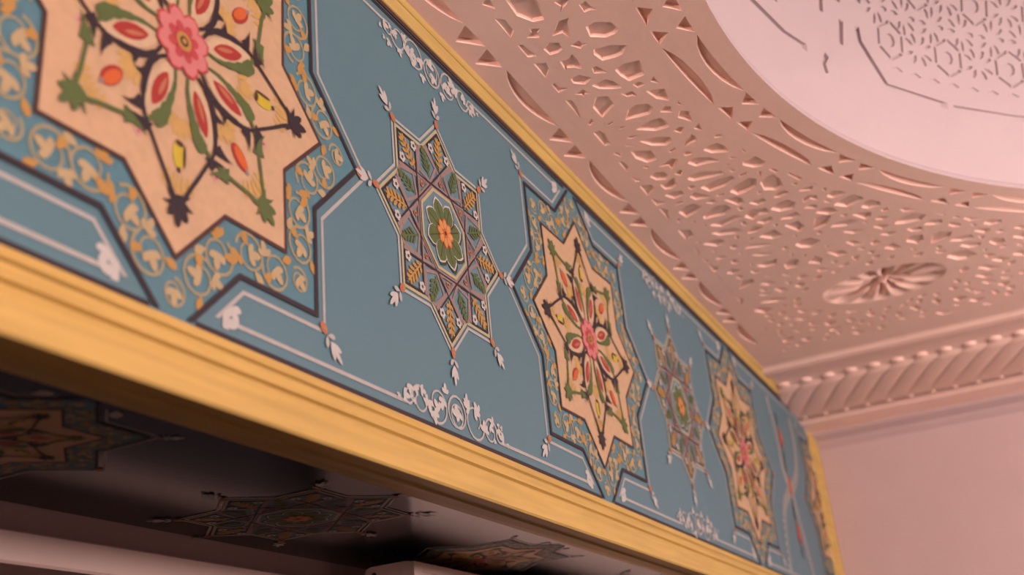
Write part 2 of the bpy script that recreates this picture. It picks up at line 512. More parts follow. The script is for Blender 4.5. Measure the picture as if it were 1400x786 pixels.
# half guilloche beside the beam
for k in range(-5, 6):
    x = 1.130 + k * 0.656
    if x - 0.2 < -2.0 or x + 0.6 > 4.6: continue
    holes.append(([(x - 0.127, -0.117), (x - 0.007, -0.121), (x - 0.075, -0.058)], 0.018, DEEP, 0.1))
    holes.append(([(x + 0.007, -0.117), (x + 0.116, -0.115), (x + 0.053, -0.054)], 0.018, DEEP, 0.1))
    n = 9
    a0, a1 = x + 0.135, x + 0.516
    up = [(a0 + (a1 - a0) * i / n, -0.118) for i in range(n + 1)]
    dn = [(a0 + (a1 - a0) * i / n, -0.116 + 0.040 * math.sin(math.pi * i / n) ** 0.8) for i in range(n - 1, 0, -1)]
    holes.append((up + dn, 0.018, DEEP, 0.1))
HALF = 3.36
circle = arc(R_OPEN, 0, 360, 180)[:-1]
RX, RZ, RR1, RR2 = 3.835, -0.835, 0.205, 0.285
roundel_edge = [(RX + RR1 * math.cos(2 * math.pi * i / 72), RZ + RR2 * math.sin(2 * math.pi * i / 72)) for i in range(72)]
square = [(CX - HALF, -0.01), (CX + HALF, -0.01), (CX + HALF, CZ - HALF), (CX - HALF, CZ - HALF)]
me = carve('ceiling', square, [circle, roundel_edge], holes, lambda x, z, d: W(x, YC - d, z), M['plaster'])
ceiling = link('ceiling', me, kind='structure')
# opening lip, one step up into the dome
V = []; F = []
lip = [(R_OPEN, 0), (R_OPEN + 0.0, 0.02), (R_OPEN + 0.016, 0.03)]
for r, h in lip:
    for p in arc(r, 0, 360, 180)[:-1]: V.append(W(p[0], YC - h, p[1]))
for a in range(len(lip) - 1):
    for i in range(180):
        j = (i + 1) % 180
        F.append((a * 180 + i, a * 180 + j, a * 180 + 180 + j, a * 180 + 180 + i))
link('dome_lip', mesh('dome_lip', V, F, M['dome'], smooth=True), ceiling)
# fluted corner roundel, sunk into the ceiling
V = []; F = []; NR, NA = 16, 160
for i in range(NR + 1):
    t = i / NR
    for j in range(NA):
        a = 2 * math.pi * j / NA
        aw = a + 0.22 * math.sin(2 * a)
        fl = abs(math.cos(aw * 6 + 0.3)) ** 1.3
        bowl = 0.056 * (1 - t ** 3) if t > 0.12 else 0.056 * (t / 0.12)
        d = bowl - 0.044 * fl * math.sin(math.pi * min(1, t * 1.02)) ** 0.9
        if 0.30 < t < 0.42: d += 0.006
        V.append(W(RX + RR1 * t * math.cos(a), YC - max(0, d) * (t < 0.999), RZ + RR2 * t * math.sin(a)))
for i in range(NR):
    for j in range(NA):
        k = (j + 1) % NA
        F.append((i * NA + j, i * NA + k, i * NA + NA + k, i * NA + NA + j))
me = mesh('rosette', V, F, M['plaster'], smooth=True); fix_normals(me)
link('rosette', me, ceiling)

# ---------------------------------------------------------------- dome
RD = 2.662
def dome_pt(th, h, d):
    """point of the half-sphere at compass angle th (deg), height h, pushed out by d"""
    r = RD + d; h = min(h, RD * 0.999)
    rho = math.sqrt(RD * RD - h * h) / RD
    a = math.radians(th)
    return W(CX + r * rho * math.cos(a), YC - 0.03 - h * r / RD, CZ + r * rho * math.sin(a))
dh = []
def slit(pts, d=0.03): dh.append((pts, d * 0.42, (0, 1), 0.1))
TU = 46.0     # plan units of angle per unit of height (keeps motifs square on the curved face)
def lbar(pts, w):
    """thin groove along a line as one polygon"""
    L = []; Rr = []
    for i, p in enumerate(pts):
        a = pts[max(0, i - 1)]; b = pts[min(len(pts) - 1, i + 1)]
        dx, dy = (b[0] - a[0]) / 22, b[1] - a[1]; l = math.hypot(dx, dy)
        nx, ny = -dy / l * w * 0.65, dx / l * w * 0.65
        L.append((p[0] + nx * 22, p[1] + ny)); Rr.append((p[0] - nx * 22, p[1] - ny))
    return L + Rr[::-1]
def rosette(th, h, r):
    for k in range(6):
        a = math.radians(60 * k + 30)
        c, s = math.cos(a), math.sin(a)
        q = [(0.36, 0), (0.62, 0.15), (0.95, 0.10), (1.0, 0), (0.95, -0.10), (0.62, -0.15)]
        slit([(th + 22 * r * (x * c - y * s), h + r * (x * s + y * c)) for x, y in q], 0.022)
def star(th, h, hexdir):
    for k in range(4):
        for off, r0, r1, w in (((60, 120, 240, 300)[k], 0.026, 0.070, 0.017), ((24, 156, 204, 336)[k], 0.030, 0.078, 0.013)):
            a = math.radians(off + hexdir); c, s = math.cos(a), math.sin(a)
            w *= 1.25; q = [(r0, 0), ((r0 + r1) / 2, w / 2), (r1, w * 0.3), (r1, -w * 0.3), ((r0 + r1) / 2, -w / 2)]
            slit([(th + 22 * (x * c - y * s), h + (x * s + y * c)) for x, y in q], 0.020)
def hexa(th, h, r):
    ring = [(th + 22 * r * math.cos(math.radians(60 * k + 30)), h + r * math.sin(math.radians(60 * k + 30))) for k in range(6)]
    inn = lambda f: [(th + (x - th) * f, h + (y - h) * f) for x, y in ring]
    o, n = ring, inn(0.83)
    for k in range(6):
        j = (k + 1) % 6
        f = lambda p, q, t: (p[0] + (q[0] - p[0]) * t, p[1] + (q[1] - p[1]) * t)
        slit([f(o[k], o[j], 0.07), f(o[k], o[j], 0.93), f(n[k], n[j], 0.93), f(n[k], n[j], 0.07)], 0.022)
    slit([(th + 22 * r * 0.34 * math.cos(math.radians(45 * k)), h + r * 0.34 * math.sin(math.radians(45 * k))) for k in range(8)], 0.02)
for c0 in (44.0, 89.0, -1.0):
    lo, hi = c0 - 18.2, c0 + 18.2
    # frame groove of the panel
    for sgn in (-1, 1):
        s = lambda t: c0 + sgn * t
        slit(lbar([(s(18.6), 0.98), (s(18.6), 0.62)], 0.022)); slit(lbar([(s(18.6), 0.305), (s(15.4), 0.298), (s(8), 0.307)] if (sgn < 0 and c0 > 80) else [(s(18.9), 0.52), (s(18.6), 0.46), (s(15.4), 0.315), (s(8), 0.307)], 0.022))
        slit(lbar([(s(17.5), 1.05), (s(9), 1.10), (s(4), 0.95), (s(0.6), 0.84)], 0.022))
    slit(lbar([(c0 - 7.4, 0.307), (c0, 0.307), (c0 + 7.4, 0.307)], 0.018))
    for row, (h, off) in enumerate(((0.523, 0), (0.645, 1), (0.77, 0), (0.89, 1))):
        for k in range(-5, 6):
            th = c0 + 3.62 * k
            if abs(th - c0) > 15.2 or (h > 0.8 and abs(th - c0) < 5): continue
            if (k + row // 2) % 2 == 0 and row in (0, 2): hexa(th, h, 0.086)
            elif row in (0, 2): star(th, h, 0)
            else: star(th + 1.81, h, 60 if (k + row // 2) % 2 else 120)
    # border of little leaves above the frame
    for k in range(-6, 7):
        th = c0 + 2.3 * k
        slit([(th - 0.7, 0.405), (th, 0.418), (th + 0.7, 0.405), (th, 0.396)], 0.014)
for c0 in (66.5, 21.5):
    # knot between two panels
    slit(lbar([(c0 - 1.4, 0.51), (c0 - 1.2, 0.41)], 0.022)); slit(lbar([(c0 + 1.0, 0.33), (c0 + 1.6, 0.29), (c0 + 1.3, 0.25)], 0.02))
    slit(lbar([(c0 - 0.8, 0.72), (c0 - 1.0, 0.58)], 0.024)); slit(lbar([(c0 + 1.5, 0.62), (c0 + 1.4, 0.5)], 0.02))
A0, A1, HD = -22.0, 112.0, 1.15
out = [(A0, 0)] + [(A1 * i / 60 + A0 * (60 - i) / 60, 0) for i in range(1, 60)] + [(A1, 0)]
out += [(A1, HD * i / 12) for i in range(1, 12)] + [(A1, HD)] + [(A0 * i / 60 + A1 * (60 - i) / 60, HD) for i in range(1, 60)] + [(A0, HD)] + [(A0, HD * i / 12) for i in range(11, 0, -1)]
extra = [(A0 + (A1 - A0) * (i + 0.5 * (j % 2)) / 180, HD * (j + 0.37) / 48) for i in range(1, 179) for j in range(0, 47)]
me = carve('dome', out, [], dh, dome_pt, M['dome'], extra, W(CX, YC - 0.03, CZ))
link('dome', me, ceiling)
V = []; F = []
def patch(a0, a1, na, h0, h1, nh):
    s = len(V)
    for j in range(nh + 1):
        for i in range(na + 1): V.append(dome_pt(a0 + (a1 - a0) * i / na, h0 + (h1 - h0) * j / nh, 0))
    for j in range(nh):
        for i in range(na):
            k = s + j * (na + 1) + i
            F.append((k, k + 1, k + na + 2, k + na + 1))
patch(A1, A0 + 360, 90, 0, HD, 12)
patch(A0, A0 + 360, 120, HD, RD * 0.999, 24)
me = mesh('dome_crown', V, F, M['dome'], smooth=True); fix_normals(me)
link('dome_crown', me, ceiling)

# ---------------------------------------------------------------- walls, cornice, floor
XR, XL, ZF, ZB = 6.05, CX - (6.05 - CX), CZ - (6.05 - CX), 0.81
YF = (ZC - 0.0) / S
def quad(name, pts, m, kind='structure'):
    me = mesh(name, pts, [tuple(range(len(pts)))], m)
    return link(name, me, kind=kind)
T = 0.12
def slab(name, a, b, m):
    V = []; F = []
    p = W(*a); q = W(*b)
    box(V, F, [min(p[i], q[i]) for i in range(3)], [max(p[i], q[i]) for i in range(3)])
    return link(name, mesh(name, V, F, m), kind='structure')
slab('wall_right', (XR, YC - 0.05, ZF), (XR + T, YF, 2.2), M['wall'])
slab('wall_left', (XL, YC - 0.05, ZF), (XL - T, YF, 2.2), M['wall'])
slab('wall_front', (XL - T, YC - 0.05, ZF), (XR + T, YF, ZF - T), M['wall'])
slab('floor', (XL - T, YF, ZF - T), (XR + T, YF + T, 2.2), M['floor'])
for nm, a, b in (('added_dado_1', (XR - 0.02, 1.4, ZF), (XR, YF, ZB)), ('added_dado_2', (XL, 1.4, ZF), (XL + 0.02, YF, ZB)), ('added_dado_3', (XL + 0.02, 1.4, ZF), (XR - 0.02, YF, ZF + 0.02))):
    slab(nm, a, b, M['added_dado'])  # unseen dark dado, added to cut light bounced onto the soffit
# coved cornice: sweep of one profile (distance out from the carved ceiling, drop)
prof = [(0, 0), (0.02, 0.004), (0.05, 0.018), (0.10, 0.022), (0.15, 0.018), (0.19, 0.006), (0.33, 0.006), (0.38, 0.012),
        (0.60, 0.036), (0.85, 0.058), (1.05, 0.074), (1.09, 0.092), (1.27, 0.112), (1.28, 0.128), (1.335, 0.160), (1.345, 0.176), (1.38, 0.214)]
def cornice(name, path):
    V = []; F = []; n = len(prof)
    for f in path:
        for p, d in prof:
            x, z = f(p); V.append(W(x, YC + d, z))
    for a in range(len(path) - 1):
        for i in range(n - 1):
            F.append((a * n + i, a * n + i + 1, a * n + n + i + 1, a * n + n + i))
    me = mesh(name, V, F, [M['plaster'], M['wall']], [int(k % (n - 1) >= 12) for k in range(len(F))]); fix_normals(me)
    return link(name, me, kind='structure')
XE, XW, ZE = CX + HALF, CX - HALF, CZ - HALF
trim = cornice('trim_1', [lambda p: (XE + p, -0.002), lambda p: (XE + p, ZE - p)])
cornice('trim_2', [lambda p: (XE + p, ZE - p), lambda p: (XW - p, ZE - p)])
cornice('trim_3', [lambda p: (XW - p, ZE - p), lambda p: (XW - p, -0.002)])
# acanthus scrolls on the cove, one leaf per repeat
def cove(s):
    x = 0.40 + (1.06 - 0.40) * s
    for (a, da), (b, db) in zip(prof, prof[1:]):
        if a <= x <= b: return x, da + (db - da) * (x - a) / (b - a)
PER = 0.1305
NS, NQ = 26, 14
V = []; F = []
def leafh(s, q):
    env = min(1, s / 0.06, (0.86 - s) / 0.45) ** 0.8 if 0 < s < 0.86 else 0
    return 0.019 * env * (0.25 + 0.75 * math.sin(math.pi * min(1, q * 0.62 + 0.06)) ** 0.8) * (1 if q > 0.12 else 0.25 + 0.75 * q / 0.12)
for i in range(NS + 1):
    s = i / NS
    sh = 0.30 * max(0, s - 0.04) ** 0.75
    for j in range(NQ + 1):
        q = j / NQ
        x, d = cove(min(0.9999, s))
        V.append((x * S, (sh - q * PER) * S, -(d + leafh(s, q)) * S))
for i in range(NS):
    for j in range(NQ):
        k = i * (NQ + 1) + j
        F.append((k, k + 1, k + NQ + 2, k + NQ + 1))
for kx, kz, kr in ((0.385, 0.02, 0.032), (1.0, 0.30, 0.016)):       # bud at the head, pip at the foot
    s0 = len(V)
    for i in range(7):
        for j in range(12):
            t = math.pi * i / 6; a = 2 * math.pi * j / 12
            x = kx + kr * 1.25 * math.sin(t) * math.cos(a)
            V.append((x * S, (kz - PER * 0.5 + kr * 1.3 * math.sin(t) * math.sin(a)) * S, -(0.008 + 0.058 * (kx > 0.9) + kr * 0.62 * math.cos(t)) * S))
    for i in range(6):
        for j in range(12):
            F.append((s0 + i * 12 + j, s0 + i * 12 + (j + 1) % 12, s0 + i * 12 + 12 + (j + 1) % 12, s0 + i * 12 + 12 + j))
leaf_me = mesh('leaf', V, F, M['plaster'], smooth=True); fix_normals(leaf_me)
k = 0
while -0.02 - k * PER > ZE - 0.3:
    o = link('leaf', leaf_me, trim)
    o.location = W(XE, YC, -0.02 - k * PER)
    k += 1
# wall below the beam: recess, casing board and dark doorway
slab('wall_back', (XL, 0.60, ZB), (XR, 0.728, ZB + T), M['wall'])
V = []; F = []
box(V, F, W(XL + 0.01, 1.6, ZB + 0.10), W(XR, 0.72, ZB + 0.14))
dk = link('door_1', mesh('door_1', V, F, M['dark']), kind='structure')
pr = [(ZB + 0.005, 0.722), (ZB - 0.028, 0.724), (ZB - 0.033, 0.728), (ZB - 0.033, 0.790), (ZB - 0.028, 0.796), (ZB + 0.10, 0.796), (ZB + 0.10, 0.722)]
V, F = prism(pr, XL + 0.01, XR - 0.01)
me = mesh('trim_4', V, F, M['casing']); fix_normals(me)
link('trim_4', me, kind='structure')
# ---------------------------------------------------------------- painted beam
X0, X1 = XL + 0.02, XR - 0.004
YT, YB, SB = -0.578, 0.556, 0.66
beam = bpy.data.objects.new('painted_beam', None); col.objects.link(beam)
beam.location = W(1.3, SB, 0.4)
beam['label'] = 'long blue ceiling beam painted with eight-pointed stars and framed in gold moulding'
beam['category'] = 'beam'
beam['kind'] = 'thing'
BO = beam.location.copy()
def bpart(name, V, F, m, smooth=False):
    me = mesh(name, [Vector(v) - BO for v in V], F, m, smooth=smooth); fix_normals(me)
    return link(name, me, beam)
V, F = prism([(0, YC + 0.001), (0.02, YC + 0.001), (0.02, SB - 0.02), (0, SB - 0.02)], X0, X1)
fascia = bpart('fascia_panel', V, F, M['panel'])
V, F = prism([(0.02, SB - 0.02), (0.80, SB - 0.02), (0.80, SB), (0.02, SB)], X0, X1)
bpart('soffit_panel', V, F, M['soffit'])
V, F = prism([(0, YT), (-0.009, YT - 0.003), (-0.012, YT - 0.008), (-0.023, -0.601), (-0.0235, -0.6035), (-0.0275, -0.605), (-0.031, -0.609), (-0.035, YC), (0, YC)], X0, X1)
bpart('upper_moulding', V, F, M['gold'])
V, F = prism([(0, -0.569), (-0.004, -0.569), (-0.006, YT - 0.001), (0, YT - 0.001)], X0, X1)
bpart('shadow_gap_strip', V, F, M['brown'])  # brown strip painting in the shadow gap beside the gold moulding
low = [(0, YB), (-0.010, YB + 0.001), (-0.015, YB + 0.008), (-0.018, YB + 0.022), (-0.012, YB + 0.026), (-0.012, YB + 0.030), (-0.024, YB + 0.034), (-0.029, YB + 0.040), (-0.034, YB + 0.056),
       (-0.034, YB + 0.062), (-0.026, YB + 0.066), (-0.026, YB + 0.070), (-0.042, YB + 0.076), (-0.050, YB + 0.082), (-0.057, YB + 0.105), (-0.060, YB + 0.150), (-0.056, YB + 0.155), (-0.030, YB + 0.155),
       (-0.026, YB + 0.147), (0.000, YB + 0.147), (0.003, YB + 0.152), (0.020, YB + 0.152), (0.026, YB + 0.142), (0.060, YB + 0.142), (0.066, YB + 0.134), (0.105, YB + 0.128), (0.130, YB + 0.118), (0.140, SB), (0.02, SB), (0, SB - 0.02)]
V, F = prism(low, X0, X1)
bpart('lower_moulding', V, F, M['gold'])
V = []; F = []
ep = [(5.895, 0), (5.900, -0.010), (5.915, -0.014), (5.960, -0.024), (5.970, -0.026), (5.980, -0.032), (6.040, -0.036), (X1, -0.030), (X1, 0)]
for y in (YT - 0.004, YB + 0.004):
    for x, z in ep: V.append(W(x, y, z))
n = len(ep)
for i in range(n): F.append((i, (i + 1) % n, n + (i + 1) % n, n + i))
F += [tuple(range(n)), tuple(range(2 * n - 1, n - 1, -1))]
bpart('end_moulding', V, F, M['gold'])

# ---- flat paint: polygons in (u, v) on the panel, each colour a thin coat on the one below
def clip_poly(p, ax, lim, keep_less):
    o = []
    for i in range(len(p)):
        a, b = p[i - 1], p[i]
        ia = (a[ax] <= lim) == keep_less or a[ax] == lim; ib = (b[ax] <= lim) == keep_less or b[ax] == lim
        if ia != ib:
            t = (lim - a[ax]) / (b[ax] - a[ax])
            o.append((a[0] + (b[0] - a[0]) * t, a[1] + (b[1] - a[1]) * t))
        if ib: o.append(b)
    return o
class Paint:
    def __init__(s, clip=None): s.p = []; s.clip = clip
    def poly(s, pts, c, l=0):
        s.p.append((list(pts), c, l)); return s
    def line(s, pts, w, c, l=0, closed=False):
        n = len(pts); ws = w if isinstance(w, (list, tuple)) else [w] * n
        L = []; R = []
        for i in range(n):
            p = pts[i]
            a = pts[i - 1] if (i or closed) else p
            b = pts[(i + 1) % n] if (i < n - 1 or closed) else p
            d1 = Vector((p[0] - a[0], p[1] - a[1])); d2 = Vector((b[0] - p[0], b[1] - p[1]))
            if d1.length < 1e-9: d1 = d2
            if d2.length < 1e-9: d2 = d1
            d1.normalize(); d2.normalize()
            t = d1 + d2
            if t.length < 1e-6: t = d2.copy()
            t.normalize()
            nn = Vector((-t.y, t.x)); k = max(0.45, nn.dot(Vector((-d2.y, d2.x))))
            o = nn * (ws[i] / 2 / k)
            L.append((p[0] + o.x, p[1] + o.y)); R.append((p[0] - o.x, p[1] - o.y))
        for i in range(n if closed else n - 1):
            j = (i + 1) % n
            s.poly([L[i], L[j], R[j], R[i]], c, l)
        return s
    def drop(s, x, y, a, ln, w, c, l=0):
        """leaf: pointed at the base, round toward the tip"""
        q = [(0, 0), (0.25, 0.30), (0.55, 0.5), (0.85, 0.34), (1, 0), (0.85, -0.34), (0.55, -0.5), (0.25, -0.30)]
        ca, sa = math.cos(a), math.sin(a)
        return s.poly([(x + ln * u * ca - w * v * sa, y + ln * u * sa + w * v * ca) for u, v in q], c, l)
    def thorn(s, x, y, a, ln, w, c, l=0, bend=0.3):
        q = [(0, 0.5), (0.35, 0.36), (0.7, 0.16), (1, 0), (0.7, -0.06), (0.35, -0.2), (0, -0.5)]
        ca, sa = math.cos(a), math.sin(a)
        pts = [(ln * u, w * v + bend * ln * u * u) for u, v in q]
        return s.poly([(x + u * ca - v * sa, y + u * sa + v * ca) for u, v in pts], c, l)
    def oval(s, x, y, a, rx, ry, c, l=0, n=14, pw=1.0):
        ca, sa = math.cos(a), math.sin(a); o = []
        for i in range(n):
            t = 2 * math.pi * i / n
            u = rx * math.cos(t); v = ry * math.copysign(abs(math.sin(t)) ** pw, math.sin(t))
            o.append((x + u * ca - v * sa, y + u * sa + v * ca))
        return s.poly(o, c, l)
    def build(s, name, parent, loc=None, kind=None):
        V = []; F = []; mi = []; cs = []
        for ip, (pts, c, l) in enumerate(s.p):
            if s.clip:
                if 'u0' in s.clip: pts = clip_poly(pts, 0, s.clip['u0'], False)
                if 'v' in s.clip and pts:
                    vt, vb = s.clip['v']
                    pts = clip_poly(pts, 1, vt, True)
                    if pts: pts = clip_poly(pts, 1, -vb, False)
                if 'u' in s.clip and pts: pts = clip_poly(pts, 0, s.clip['u'], True)
            if len(pts) < 3: continue
            if c not in cs: cs.append(c)
            n = len(V)
            V += [(p[0] * S, -(0.0002 + l * 0.0003 + (ip % 36) * 0.000007), p[1] * S) for p in pts]
            ar = sum(pts[i - 1][0] * pts[i][1] - pts[i][0] * pts[i - 1][1] for i in range(len(pts)))
            F.append(tuple(range(n, len(V))) if ar > 0 else tuple(range(len(V) - 1, n - 1, -1)))
            mi.append(cs.index(c))
        if not F: return None
        me = mesh(name, V, F, [M[c] for c in cs], mi)
        o = link(name, me, parent, kind)
        if loc is not None: o.location = loc
        return o
def P2(r, a): return (r * math.cos(math.radians(a)), r * math.sin(math.radians(a)))
def smooth(pts, k=5):
    o = []; n = len(pts)
    for i in range(n - 1):
        p0, p1, p2, p3 = pts[max(0, i - 1)], pts[i], pts[i + 1], pts[min(n - 1, i + 2)]
        for j in range(k):
            t = j / k
            o.append(tuple(0.5 * (2 * b + (c - a) * t + (2 * a - 5 * b + 4 * c - d) * t * t + (3 * b - a - 3 * c + d) * t ** 3) for a, b, c, d in zip(p0, p1, p2, p3)))
    return o + [pts[-1]]
def star_poly(R, r): return [P2(R if i % 2 == 0 else r, 22.5 * i) for i in range(16)]
rnd = random.Random(7)
def curl(P, x, y, r, a, side, w, c, l, turns=1.25):
    """scroll: enters from behind along direction a, swings over one side and winds in"""
    pts = []; n = int(16 * turns)
    for i in range(n + 1):
        t = i / n
        rr = r * (1 - 0.62 * max(0, t * turns - 0.5) / max(0.01, turns - 0.5))
        b = a + math.pi - side * t * turns * 2 * math.pi
        pts.append((x + rr * math.cos(b), y + rr * math.sin(b)))
    P.line(pts, [w * (1.1 - 0.4 * i / n) for i in range(n + 1)], c, l)
def trefoil(P, x, y, a, s, c, l):
    P.drop(x, y, a, s, s * 0.5, c, l).drop(x, y, a + 0.95, s * 0.72, s * 0.42, c, l).drop(x, y, a - 0.95, s * 0.72, s * 0.42, c, l)
def vine(P, pts, r, w, c, leafc, l=0):
    """running scroll along a path"""
    seg = [math.hypot(b[0] - a[0], b[1] - a[1]) for a, b in zip(pts, pts[1:])]
    tot = sum(seg); n = max(1, round(tot / (2 * r))); st = tot / n
    side = 1
    for i in range(n):
        d = (i + 0.5) * st
        for (a, b), s in zip(zip(pts, pts[1:]), seg):
            if d <= s: break
            d -= s
        t = d / s
        x = a[0] + (b[0] - a[0]) * t; y = a[1] + (b[1] - a[1]) * t
        an = math.atan2(b[1] - a[1], b[0] - a[0])
        curl(P, x, y, st / 2, an, side, w, c, l)
        ca, sa = math.cos(an), math.sin(an)
        off = lambda u, v: (x + u * ca - side * v * sa, y + u * sa + side * v * ca)
        q = off(-0.02 * r, -0.10 * r); trefoil(P, q[0], q[1], an + side * (0.7 + rnd.uniform(-.5, .5)), r * 0.95, leafc[0], l + 1)
        q = off(-0.25 * r, 0.25 * r); P.drop(q[0], q[1], an + side * 2.2, r * 0.75, r * 0.5, leafc[1], l + 1)
        q = off(-0.75 * r, -0.45 * r); trefoil(P, q[0], q[1], an - side * 1.9, r * 0.85, leafc[1 - i % 2], l + 1)
        q = off(0.55 * r, -0.72 * r); P.drop(q[0], q[1], an - side * 0.5, r * 0.85, r * 0.5, leafc[i % 2], l + 1)
        side = -side
def finial(P, x, y, a, s, l=0, dot=True):
    if dot:
        P.oval(x, y, a, 0.0145, 0.0105, 'dot', l).oval(x + .004, y, a, 0.005, 0.004, 'amber', l + 1)
    x += 0.018 * math.cos(a); y += 0.018 * math.sin(a)
    for da, ln in ((0, 1.0), (0.42, 0.72), (-0.42, 0.72), (0.85, 0.45), (-0.85, 0.45)):
        b = 0.25 if abs(da) < 0.5 else 0
        P.drop(x + s * b * math.cos(a), y + s * b * math.sin(a), a + da, s * ln * (1 - b * 0.3), s * 0.22, 'pale' if abs(da) > .5 else 'white', l)

R1, R2, C1, C2 = 0.587, 0.4505, 0.442, 0.336
VT, VB = 0.559, 0.547
TIPS = [0, 45, 90, 135, 180, 225, 270, 315]
def medallion(clip_u=None, parent=None, loc=None, light=False):
    cl = {'v': (VT, VB)}
    if clip_u is not None: cl['u'] = clip_u
    N = lambda: Paint(cl)
    root = N().poly(star_poly(R1, R2), 'band').build('star_medallion', parent, loc)
    B = lambda P, n: P.build(n, root)
    p = N(); sp = star_poly(R1, R2)
    p.line(sp, 0.0115, 'dark', 6, True); B(p, 'dark_outline')
    for hv in ({'u': 0.0}, {'u0': 0.0, **({'u': clip_u} if clip_u is not None else {})}):
        if clip_u is not None and 'u0' in hv: continue
        p = Paint({**cl, 'v': (VT - 0.03, VB - 0.03), **hv}) if clip_u is None else Paint({**cl, 'v': (VT - 0.03, VB - 0.03)})
        p.line(star_poly(R1 * 1.068, R2 * 1.068), 0.0085, 'pale', 1, True); B(p, 'pale_outline')
    for i, tp in enumerate(TIPS):
        p = N()
        for sg in (-1, 1):
            vine(p, [P2(0.385, tp + sg * 20.5), P2(0.435, tp + sg * 12), P2(0.485, tp + sg * 4.2)], 0.040, 0.0065, 'vine', ('sand', 'amber'), 2 + i * 0.1)
        curl(p, *P2(0.505, tp), 0.026, math.radians(tp), 1, 0.006, 'vine', 2); trefoil(p, *P2(0.50, tp), math.radians(tp), 0.034, 'sand', 3)
        B(p, 'vine_scroll')
    B(N().poly(star_poly(C1, C2), 'cream', 5).line(star_poly(C1, C2), 0.009, 'brown', 6, True), 'cream_star')
    # ochre leaf washes and fruits on the eight axes
    for i, tp in enumerate(TIPS):
        axis_dark = i % 2 == 0
        p = N(); ra = math.radians(tp)
        for r, k in ((0.150, 1), (0.268, 1)):
            for da in (-0.5, -0.22, 0.0, 0.22, 0.5):
                q = P2(r + 0.012 * (1 - abs(da)), tp + da * 9)
                p.drop(q[0], q[1], ra + da * 0.9, 0.052 - 0.02 * abs(da), 0.014, 'ochre', 7)
        for r in (0.285, 0.305):
            for da in (-1, 1):
                q = P2(r, tp + da * 1.8); p.drop(q[0], q[1], ra + da * 0.5, 0.026, 0.010, 'ochre', 7)
        if axis_dark:
            q = P2(0.240, tp); p.oval(q[0], q[1], ra, 0.030, 0.016, 'yellow', 8)
            q = P2(0.218, tp); p.oval(q[0], q[1], ra + math.pi / 2, 0.011, 0.006, 'brown', 9); q = P2(0.240, tp + 3.2); p.oval(q[0], q[1], ra, 0.024, 0.004, 'brown', 9)
            q = P2(0.272, tp); p.oval(q[0], q[1], ra, 0.006, 0.005, 'brown', 9)
        else:
            q = P2(0.236, tp); p.oval(q[0], q[1], ra, 0.032, 0.017, 'red', 8)
            q = P2(0.238, tp + 0.7); p.oval(q[0], q[1], ra, 0.027, 0.012, 'orange', 9)
            q = P2(0.268, tp); p.oval(q[0], q[1], ra, 0.007, 0.005, 'mauve', 9)
        B(p, 'fruit')
    # eight almond buds
    for k in range(8):
        a = 22.5 + 45 * k; ra = math.radians(a); p = N()
        q = P2(0.140, a)
        p.oval(q[0], q[1], ra, 0.074, 0.030, 'bud', 8, 18, 1.5).oval(q[0], q[1], ra, 0.046, 0.0165, 'red', 9, 16, 1.5)
        q = P2(0.132, a); p.oval(q[0] - 0.003 * math.sin(ra), q[1] + 0.003 * math.cos(ra), ra, 0.026, 0.0052, 'dot', 10, 12, 1.5)
        q = P2(0.262, a)
        for t in range(4): p.oval(q[0] + .006 * math.cos(t * 1.57), q[1] + .006 * math.sin(t * 1.57), 0, 0.005, 0.005, 'blush', 7, 6)
        p.oval(q[0], q[1], 0, 0.0035, 0.0035, 'rose', 8, 6)
        B(p, 'bud')
    dk = [(0.060, 33), (0.075, 39), (0.100, 42.5), (0.130, 40.5), (0.160, 35), (0.190, 30), (0.215, 25.5), (0.243, 17), (0.275, 10), (0.305, 5), (0.340, 1.2)]
    dw = [0.004, 0.008, 0.013, 0.015, 0.013, 0.009, 0.007, 0.0075, 0.008, 0.009, 0.011]
    gr = [(0.062, 28), (0.080, 33), (0.105, 35.5), (0.135, 34.3), (0.165, 32.5), (0.190, 31), (0.215, 27)]
    gw = [0.005, 0.007, 0.010, 0.016, 0.025, 0.032, 0.020]
    gr2 = [(0.208, 27), (0.235, 21), (0.265, 13.5), (0.308, 5), (0.345, 1)]
    for i, tp in enumerate(TIPS):
        p = N(); ra = math.radians(tp)
        c, l = ('dark', 12) if i % 2 == 0 else ('green', 11)
        for sg in (-1, 1):
            if i % 2 == 0:
                pts = [P2(r, tp + sg * o) for r, o in dk]
                sm = smooth(pts, 3); p.line(sm, [dw[min(len(dw) - 1, j // 3)] for j in range(len(sm))], c, l)
                q = P2(0.238, tp + sg * 19); p.thorn(q[0], q[1], ra + math.pi - sg * 0.9, 0.050, 0.030, c, l, -0.5 * sg)
                q = P2(0.205, tp + sg * 28); p.thorn(q[0], q[1], ra + sg * 0.85, 0.046, 0.030, c, l, 0.5 * sg)
                q = P2(0.150, tp + sg * 38); p.thorn(q[0], q[1], ra + sg * 1.3, 0.026, 0.022, c, l, 0.3 * sg)
            else:
                pts = smooth([P2(r, tp + sg * o) for r, o in gr], 3)
                p.line(pts, [gw[min(len(gw) - 1, j // 3)] for j in range(len(pts))], c, l)
                p.line(smooth([P2(r, tp + sg * o) for r, o in gr2], 3), 0.0085, c, l)
                q = P2(0.262, tp + sg * 14); p.thorn(q[0], q[1], ra + math.pi - sg * 0.75, 0.056, 0.036, c, l, -0.4 * sg)
        q = P2(0.335, tp)
        for da, ln in ((0, 0.052), (0.62, 0.042), (-0.62, 0.042)): p.drop(q[0], q[1], ra + da, ln, 0.019, c, l)
